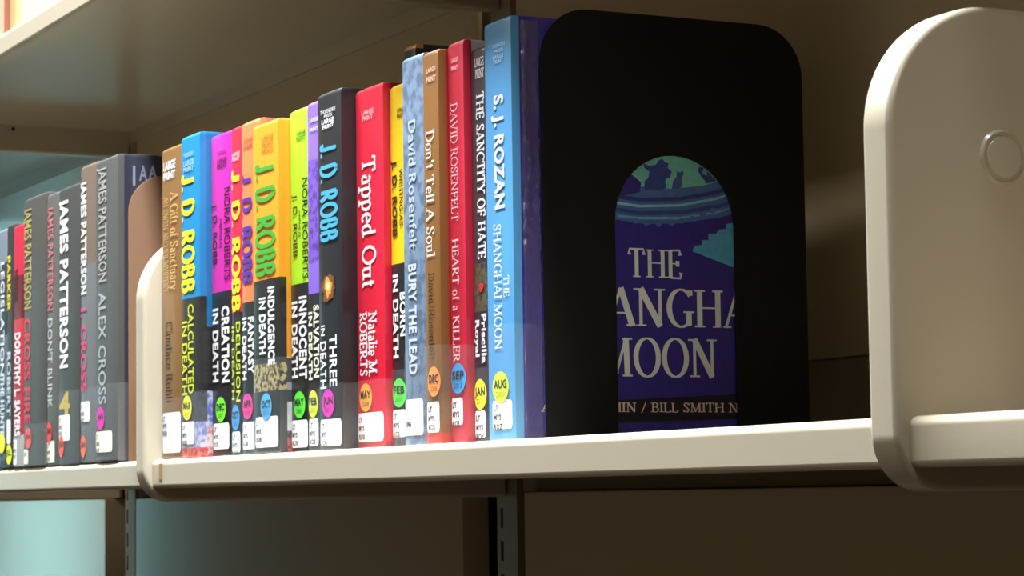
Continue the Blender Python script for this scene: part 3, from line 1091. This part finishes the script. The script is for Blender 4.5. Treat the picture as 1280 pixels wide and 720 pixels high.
  'w': 3.22,
  'H': 23.43,
  'spine': [(0, (76, 142, 191))],
  'side': [(0, (45, 34, 130), (52, 41, 144), 150)],
  'texts': [('THORNDIKE', 'sans', (185, 220, 240), 1.11, 2.68, 21.83, 22.05, 'up'), ('PRESS', 'sans', (185, 220, 240), 1.4, 2.48, 21.55, 21.73, 'up'),
            ('LARGE', 'sans', (200, 228, 244), 1.19, 2.47, 21.21, 21.43, 'up'), ('PRINT', 'sans', (200, 228, 244), 1.28, 2.46, 20.93, 21.16, 'up'),
            ('S. J. ROZAN', 'bold', (240, 240, 240), 1.23, 2.4, 12.82, 19.18, 'down'), ('THE', 'roman', (240, 240, 240), 2.18, 2.76, 7.88, 9.07, 'down'),
            ('SHANGHAI MOON', 'roman', (240, 240, 240), 1.01, 1.89, 5.04, 11.99, 'down')],
  'lab': (0.59, 2.92, 0.66, 2.25, ['LT', 'MYS', 'ROZ'], (232, 238, 226)),
  'dot': (1.63, 2.96, (210, 238, 40), 'AUG', '2009'),
  'film': (6.36, 1.7),
  'g': 1,
  'bulge': 0.07},
 {'key': 'L8',
  'label': 'grey book with grey lettering and magenta JAN sticker, touching the brown bookend',
  'x': -11.53,
  'y': 0.25,
  'z': 0.07,
  'w': 5.31,
  'H': 23.25,
  'spine': [(0, (72, 71, 68))],
  'side': [(0, (35, 35, 47))],
  'texts': [('JAMES PATTERSON', 'sans', (168, 164, 156), 0.84, 2.83, 13.78, 22.68, 'down'), ('ALEX CROSS', 'sans', (170, 172, 172), 0.85, 2.63, 4.41, 12.99, 'down')],
  'lab': (0.05, 4.18, 0.73, 2.33, ['LT', 'MYS', 'PAT'], (240, 240, 212)),
  'dot': (1.34, 3.33, (240, 30, 170), 'JAN', ''),
  'film': (5.9, 0.9),
  'g': 2,
  'bulge': 0.07},
 {'key': 'L7',
  'label': 'tan grey book with white and pink lettering, second from the brown bookend',
  'x': -15.75,
  'y': 0.35,
  'z': 0.07,
  'w': 4.17,
  'H': 23.38,
  'spine': [(0, (93, 93, 93)), (15.52, (96, 81, 68))],
  'side': [(0, (93, 93, 93)), (15.52, (96, 81, 68))],
  'texts': [('JAMES PATTERSON', 'bold', (228, 228, 222), 0.03, 1.69, 13.21, 22.19, 'down'), ('I, CROSS', 'bold', (205, 70, 120), 0.05, 1.71, 5.55, 12.14, 'down')],
  'lab': (0.05, 2.53, 3.21, 4.78, ['LT', 'MYS', 'PAT'], (235, 238, 235)),
  'dot': (0.8, 1.3, (250, 110, 70), 'JAN', ''),
  'film': (5.76, 0.0),
  'g': 2,
  'bulge': 0.07},
 {'key': 'L6',
  'label': 'black book with large white lettering and a gold number',
  'x': -21.39,
  'y': 0.3,
  'z': 0,
  'w': 5.58,
  'H': 22.31,
  'spine': [(0, (58, 56, 53))],
  'side': [(0, (58, 56, 53))],
  'texts': [('JAMES PATTERSON', 'bold', (240, 240, 236), 0.24, 2.64, 7.76, 21.44, 'down'), ('4', 'bold', (190, 165, 80), 0.07, 3.11, 3.91, 5.83, 'up')],
  'lab': (0.05, 3.11, 1.93, 3.99, ['LT', 'MYS', 'PAT'], (244, 244, 236)),
  'dot': (0.8, 1.51, (250, 90, 60), 'JUN', ''),
  'film': (5.91, 0.0),
  'g': 2,
  'bulge': 0.07},
 {'key': 'L5',
  'label': 'grey book with faded pink lettering between two dark spines',
  'x': -24.79,
  'y': 0.32,
  'z': 0,
  'w': 3.35,
  'H': 22.26,
  'spine': [(0, (79, 75, 70))],
  'side': [(0, (79, 75, 70))],
  'texts': [('JAMES PATTERSON', 'sans', (200, 110, 115), 0.23, 1.81, 12.66, 21.21, 'down'), ("DON'T BLINK", 'sans', (190, 190, 188), 0.29, 1.64, 4.7, 12.01, 'down')],
  'lab': (0.05, 2.33, 0.25, 2.01, ['LT', 'MYS', 'PAT'], (240, 238, 215)),
  'dot': (0.8, 2.7, (245, 70, 70), 'JAN', ''),
  'film': None,
  'g': 2,
  'bulge': 0.07},
 {'key': 'L4',
  'label': 'grey brown book with olive yellow upper lettering and red lower lettering',
  'x': -31.16,
  'y': 0.2,
  'z': 0,
  'w': 6.32,
  'H': 22.57,
  'spine': [(0, (65, 62, 58))],
  'side': [(0, (44, 46, 60))],
  'texts': [('JAMES PATTERSON', 'sans', (176, 162, 84), 0.03, 2.37, 13.24, 21.76, 'down'), ('CROSS FIRE', 'bold', (190, 70, 84), 0.07, 2.21, 3.6, 12.45, 'down')],
  'lab': (0.05, 1.54, 0.25, 1.5, ['PAT'], (242, 240, 220)),
  'dot': (1.55, 2.39, (250, 90, 80), 'JAN', ''),
  'film': (3.56, 0.9),
  'g': 2,
  'bulge': 0.07},
 {'key': 'L3',
  'label': 'narrow red book with white lower lettering near the left edge of the view',
  'x': -34.38,
  'y': 0.21,
  'z': 0,
  'w': 3.16,
  'H': 20.63,
  'spine': [(0, (157, 157, 154)), (2.68, (157, 35, 49)), (12.51, (84, 14, 23)), (16.27, (159, 28, 49))],
  'side': [(0, (157, 157, 154)), (2.68, (157, 35, 49)), (12.51, (84, 14, 23)), (16.27, (159, 28, 49))],
  'texts': [('TO FEAR', 'bold', (60, 10, 20), 0.25, 1.47, 14.05, 16.93, 'down'), ('THE FAW', 'bold', (240, 240, 240), 0.03, 0.09, 4.98, 8.67, 'down'),
            ('DOROTHY L. SAYERS', 'bold', (248, 240, 240), 0.58, 2.29, 2.68, 11.42, 'down')],
  'lab': (0.05, 1.35, 0.25, 2.39, ['LT', 'MYS', 'SAY'], (236, 236, 228)),
  'dot': None,
  'film': None,
  'g': 2,
  'bulge': 0.07},
 {'key': 'L2',
  'label': 'thin dark brown book with yellow lettering, second from the left edge',
  'x': -36.42,
  'y': 0.23,
  'z': 0,
  'w': 1.99,
  'H': 20.91,
  'spine': [(0, (42, 46, 42)), (11.32, (44, 40, 36)), (20.93, (44, 39, 33))],
  'side': [(0, (42, 46, 42)), (11.32, (44, 40, 36)), (20.93, (44, 39, 33))],
  'texts': [('PARKER', 'bold', (208, 190, 50), 0.03, 1.25, 13.4, 18.23, 'down'), ('ROBERT', 'bold', (190, 195, 205), 0.1, 1.34, 4.46, 9.95, 'down')],
  'lab': (0.05, 1.38, 2.09, 4.15, [''], (230, 236, 236)),
  'dot': (0.91, 1.18, (225, 240, 50), 'JUL', ''),
  'film': None,
  'g': 2,
  'bulge': 0.05},
 {'key': 'L1',
  'label': 'blue grey book cut by the left edge of the view',
  'x': -39.52,
  'y': 0.24,
  'z': 0,
  'w': 3.05,
  'H': 20.75,
  'spine': [(0, (84, 98, 105), (42, 49, 56), 120), (11.48, (42, 46, 49)), (17.76, (96, 103, 110))],
  'side': [(0, (84, 98, 105), (42, 49, 56), 120), (11.48, (42, 46, 49)), (17.76, (96, 103, 110))],
  'texts': [('LEGISLATION', 'sans', (225, 228, 230), 1.18, 2.33, 7.99, 17.86, 'down'), ('THE HUNTERS', 'bold', (205, 215, 220), 1.16, 2.42, 1.78, 7.99, 'down')],
  'lab': None,
  'dot': (1.7, 2.19, (235, 240, 60), '', ''),
  'film': None,
  'g': 2,
  'bulge': 0.07}]
shown = {}
for bk in BOOKS:
    shown[bk['key']] = book(bk['label'], bk['x'], bk['y'], bk['z'], bk['w'], bk['H'], 15.0, bk['spine'], bk['side'], bk['texts'], bk['lab'], bk['dot'], bk['film'], G1 if bk['g'] == 1 else G2, bk.get('bulge', .2), .26 if bk['g'] == 1 else .14)

# front board of the blue book, seen through the bookend's arch: printed photograph and title
rz = shown['rozan']
RW = [b for b in BOOKS if b['key'] == 'rozan'][0]
cx = RW['w'] + .012


def board(name, poly, rgb, e=0.0, parent=None):
    v = [(cx + e, a - RW['y'], c - RW['z']) for a, c in poly]
    o = mesh(name, v, [tuple(range(len(v)))], mat('print_%d_%d_%d' % tuple(rgb), rgb, rough=0.35, vary=.12, bscale=260), parent or rz)
    bm = bmesh.new()
    bm.from_mesh(o.data)
    bmesh.ops.triangulate(bm, faces=bm.faces[:])
    bm.to_mesh(o.data)
    bm.free()
    return o


art = board('cover_picture', [(6, 1.0), (19, 1.0), (19, 17.6), (6, 17.6)], (44, 32, 120))
for nm, e, rgb, poly in [('sky', 0.003, (104, 172, 160), [(9.18, 16.15), (18.69, 16.63), (18.62, 13.93), (16.73, 14.09), (14.6, 14.22), (11.45, 13.99), (9.89, 13.38), (9.11, 12.9)]),
 ('roof_ridge', 0.005, (64, 96, 150),
  [(9.13, 13.89), (10.94, 14.33), (13.55, 14.27), (15.67, 14.54), (17.56, 15.09), (18.66, 15.61), (18.6, 13.29), (16.7, 12.75), (14.03, 12.33), (11.93, 12.2), (9.11, 12.45)]),
 ('roof_line', 0.006, (44, 52, 118), [(9.64, 13.78), (11.45, 13.68), (14.07, 13.83), (16.47, 14.3), (17.83, 14.78), (17.82, 14.59), (16.46, 14.07), (14.06, 13.6), (11.44, 13.45), (9.64, 13.6)]),
 ('roof_line', 0.006, (120, 175, 190), [(9.64, 13.42), (11.44, 13.27), (14.06, 13.42), (16.46, 13.89), (17.93, 14.37), (17.92, 14.28), (16.46, 13.75), (14.05, 13.28), (11.44, 13.13), (9.63, 13.28)]),
 ('roof_line', 0.006, (44, 60, 128), [(9.63, 13.1), (11.43, 12.91), (14.05, 13.06), (16.45, 13.47), (17.91, 13.9), (17.91, 13.72), (16.44, 13.24), (14.04, 12.83), (11.43, 12.68), (9.63, 12.92)]),
 ('roof_line', 0.0065, (96, 150, 180), [(9.98, 12.67), (11.42, 12.59), (14.04, 12.69), (16.44, 13.11), (17.69, 13.43), (17.68, 13.34), (16.44, 12.97), (14.04, 12.55), (11.42, 12.45), (9.98, 12.53)]),
 ('dark_eave', 0.006, (48, 40, 118), [(9.15, 14.7), (10.18, 15.11), (10.96, 14.97), (11.57, 14.54), (11.45, 13.99), (10.15, 13.67), (9.13, 13.44)]),
 ('figure', 0.008, (50, 66, 130),
  [(11.77, 14.1), (11.78, 14.64), (12.04, 14.84), (12.1, 15.2), (11.79, 15.37), (11.7, 15.64), (12.11, 15.52), (12.53, 15.59), (12.74, 15.87), (12.96, 15.97), (13.16, 15.75), (13.37, 15.72),
   (13.31, 15.44), (13.57, 15.27), (13.46, 14.9), (13.14, 14.8), (13.18, 14.34), (12.81, 14.14)]),
 ('figure', 0.008, (56, 76, 138), [(13.55, 14.27), (13.66, 14.73), (13.88, 14.97), (13.94, 15.34), (14.1, 15.21), (14.31, 15.35), (14.36, 15.13), (14.2, 14.94), (14.24, 14.43), (13.97, 14.29)]),
 ('figure', 0.008, (44, 60, 124), [(15.38, 15.63), (15.7, 15.56), (15.58, 15.28), (15.9, 15.11), (15.91, 15.38), (16.33, 15.03), (16.54, 14.86), (15.89, 14.69), (15.58, 15.0), (15.32, 15.36)]),
 ('water', 0.004, (72, 150, 185),
  [(14.84, 10.76), (15.01, 11.08), (15.49, 11.15), (15.49, 11.42), (15.92, 11.43), (15.93, 11.8), (16.46, 11.82), (16.58, 12.05), (17.11, 12.12), (17.12, 12.4), (17.88, 12.52), (17.81, 9.84)]),
 ('roof_tile_end', 0.007, (70, 96, 158), [(11.38, 12.36), (11.31, 12.24), (11.16, 12.19), (11.0, 12.23), (10.94, 12.34), (11.01, 12.46), (11.16, 12.52), (11.32, 12.47)]),
 ('roof_tile_end', 0.007, (70, 96, 158), [(12.1, 12.25), (12.04, 12.14), (11.88, 12.08), (11.73, 12.12), (11.67, 12.24), (11.73, 12.35), (11.89, 12.41), (12.04, 12.37)]),
 ('roof_tile_end', 0.007, (70, 96, 158), [(12.88, 12.24), (12.82, 12.12), (12.66, 12.07), (12.51, 12.11), (12.45, 12.22), (12.51, 12.34), (12.67, 12.39), (12.82, 12.35)]),
 ('roof_tile_end', 0.007, (70, 96, 158), [(13.73, 12.31), (13.66, 12.2), (13.5, 12.14), (13.35, 12.18), (13.28, 12.3), (13.35, 12.42), (13.51, 12.47), (13.66, 12.43)]),
 ('roof_tile_end', 0.007, (70, 96, 158), [(14.42, 12.48), (14.35, 12.36), (14.19, 12.3), (14.03, 12.35), (13.97, 12.46), (14.04, 12.58), (14.2, 12.63), (14.35, 12.59)]),
 ('roof_tile_end', 0.007, (70, 96, 158), [(15.11, 12.64), (15.04, 12.52), (14.88, 12.47), (14.72, 12.51), (14.66, 12.62), (14.73, 12.74), (14.89, 12.8), (15.04, 12.76)]),
 ('roof_tile_end', 0.007, (70, 96, 158), [(15.81, 12.9), (15.74, 12.78), (15.58, 12.72), (15.42, 12.77), (15.36, 12.88), (15.43, 13.0), (15.59, 13.05), (15.74, 13.01)]),
 ('roof_tile_end', 0.007, (70, 96, 158), [(16.45, 13.15), (16.38, 13.03), (16.22, 12.98), (16.07, 13.02), (16.0, 13.13), (16.07, 13.25), (16.23, 13.31), (16.39, 13.27)]),
 ('title_band', 0.004, (22, 14, 30), [(8.91, 2.24), (18.33, 2.7), (18.3, 1.29), (8.89, 1.0)])]:
    board(nm, poly, rgb, e, art)
for s, y0, y1, z0, z1, st, rgb in [('THE', 10.58, 14.17, 9.19, 10.77, 'title', (200, 206, 200)),
 ('SHANGHAI', 5.92, 19.41, 6.44, 8.56, 'title', (200, 206, 200)),
 ('MOON', 8.68, 16.32, 3.61, 5.76, 'title', (200, 206, 200)),
 ('A LYDIA CHIN / BILL SMITH NOVEL', 4.95, 19.98, 1.63, 2.15, 'small', (214, 196, 180))]:
    vs, fs, L = roman(s, .17, .045) if st == 'title' else roman(s, .15, .07)
    k = (y1 - y0) / L
    mesh('lettering', [(cx + .012 + q[2], y0 + q[0] * k - RW['y'], z0 + q[1] * (z1 - z0) - RW['z']) for q in vs], fs, mat('silver_print' if st == 'title' else 'pale_print', rgb, rough=0.4), art)

# crumpled clear sleeve along the hinge of the front board
v, f = [], []
rs = random.Random(7)
NY, NZ = 9, 90
for j in range(NZ + 1):
    for i in range(NY + 1):
        e = 0 if i in (0, NY) else rs.uniform(.0, .1) * (1.0 if j > NZ * .45 else .45)
        v.append((RW['w'] + .015 + e, .7 + 1.15 * i / NY + rs.uniform(-.03, .03), .1 + (RW['H'] - .35) * j / NZ))
for j in range(NZ):
    for i in range(NY):
        k = j * (NY + 1) + i
        f.append((k, k + 1, k + NY + 2, k + NY + 1))
mesh('clear_sleeve', v, f, sleeve_mat(), rz, smooth=80)

# navy front board of the last dark book: silver letters above the brown bookend
nb = shown['L8']
NB = [b for b in BOOKS if b['key'] == 'L8'][0]
for s, y0, y1, z0, z1 in [('I', 1.52, 1.71, 20.91, 22.45), ('A', 2.02, 2.66, 21.3, 22.49), ('A', 2.78, 3.42, 21.52, 22.53)]:
    vs, fs, L = sans(s, .02)
    k = (y1 - y0) / L
    mesh('lettering', [(NB['w'] + .015, y0 + q[0] * k - NB['y'], z0 + q[1] * (z1 - z0) - NB['z']) for q in vs], fs, ink((120, 122, 138)), nb)

# things standing on the upper shelf at the very top left
book('pink book on the upper shelf at the top left corner', -43.6, .6, UP, 2.6, 22, 15, [(0, (196, 118, 102))], [(0, (120, 70, 48))], [], None, None, None, 'books on the upper shelf')
book('tan book on the upper shelf beside the pink one', -40.9, 1.5, UP, 2.2, 22, 15, [(0, (150, 130, 88))], [(0, (188, 160, 112))], [], None, None, None, 'books on the upper shelf')
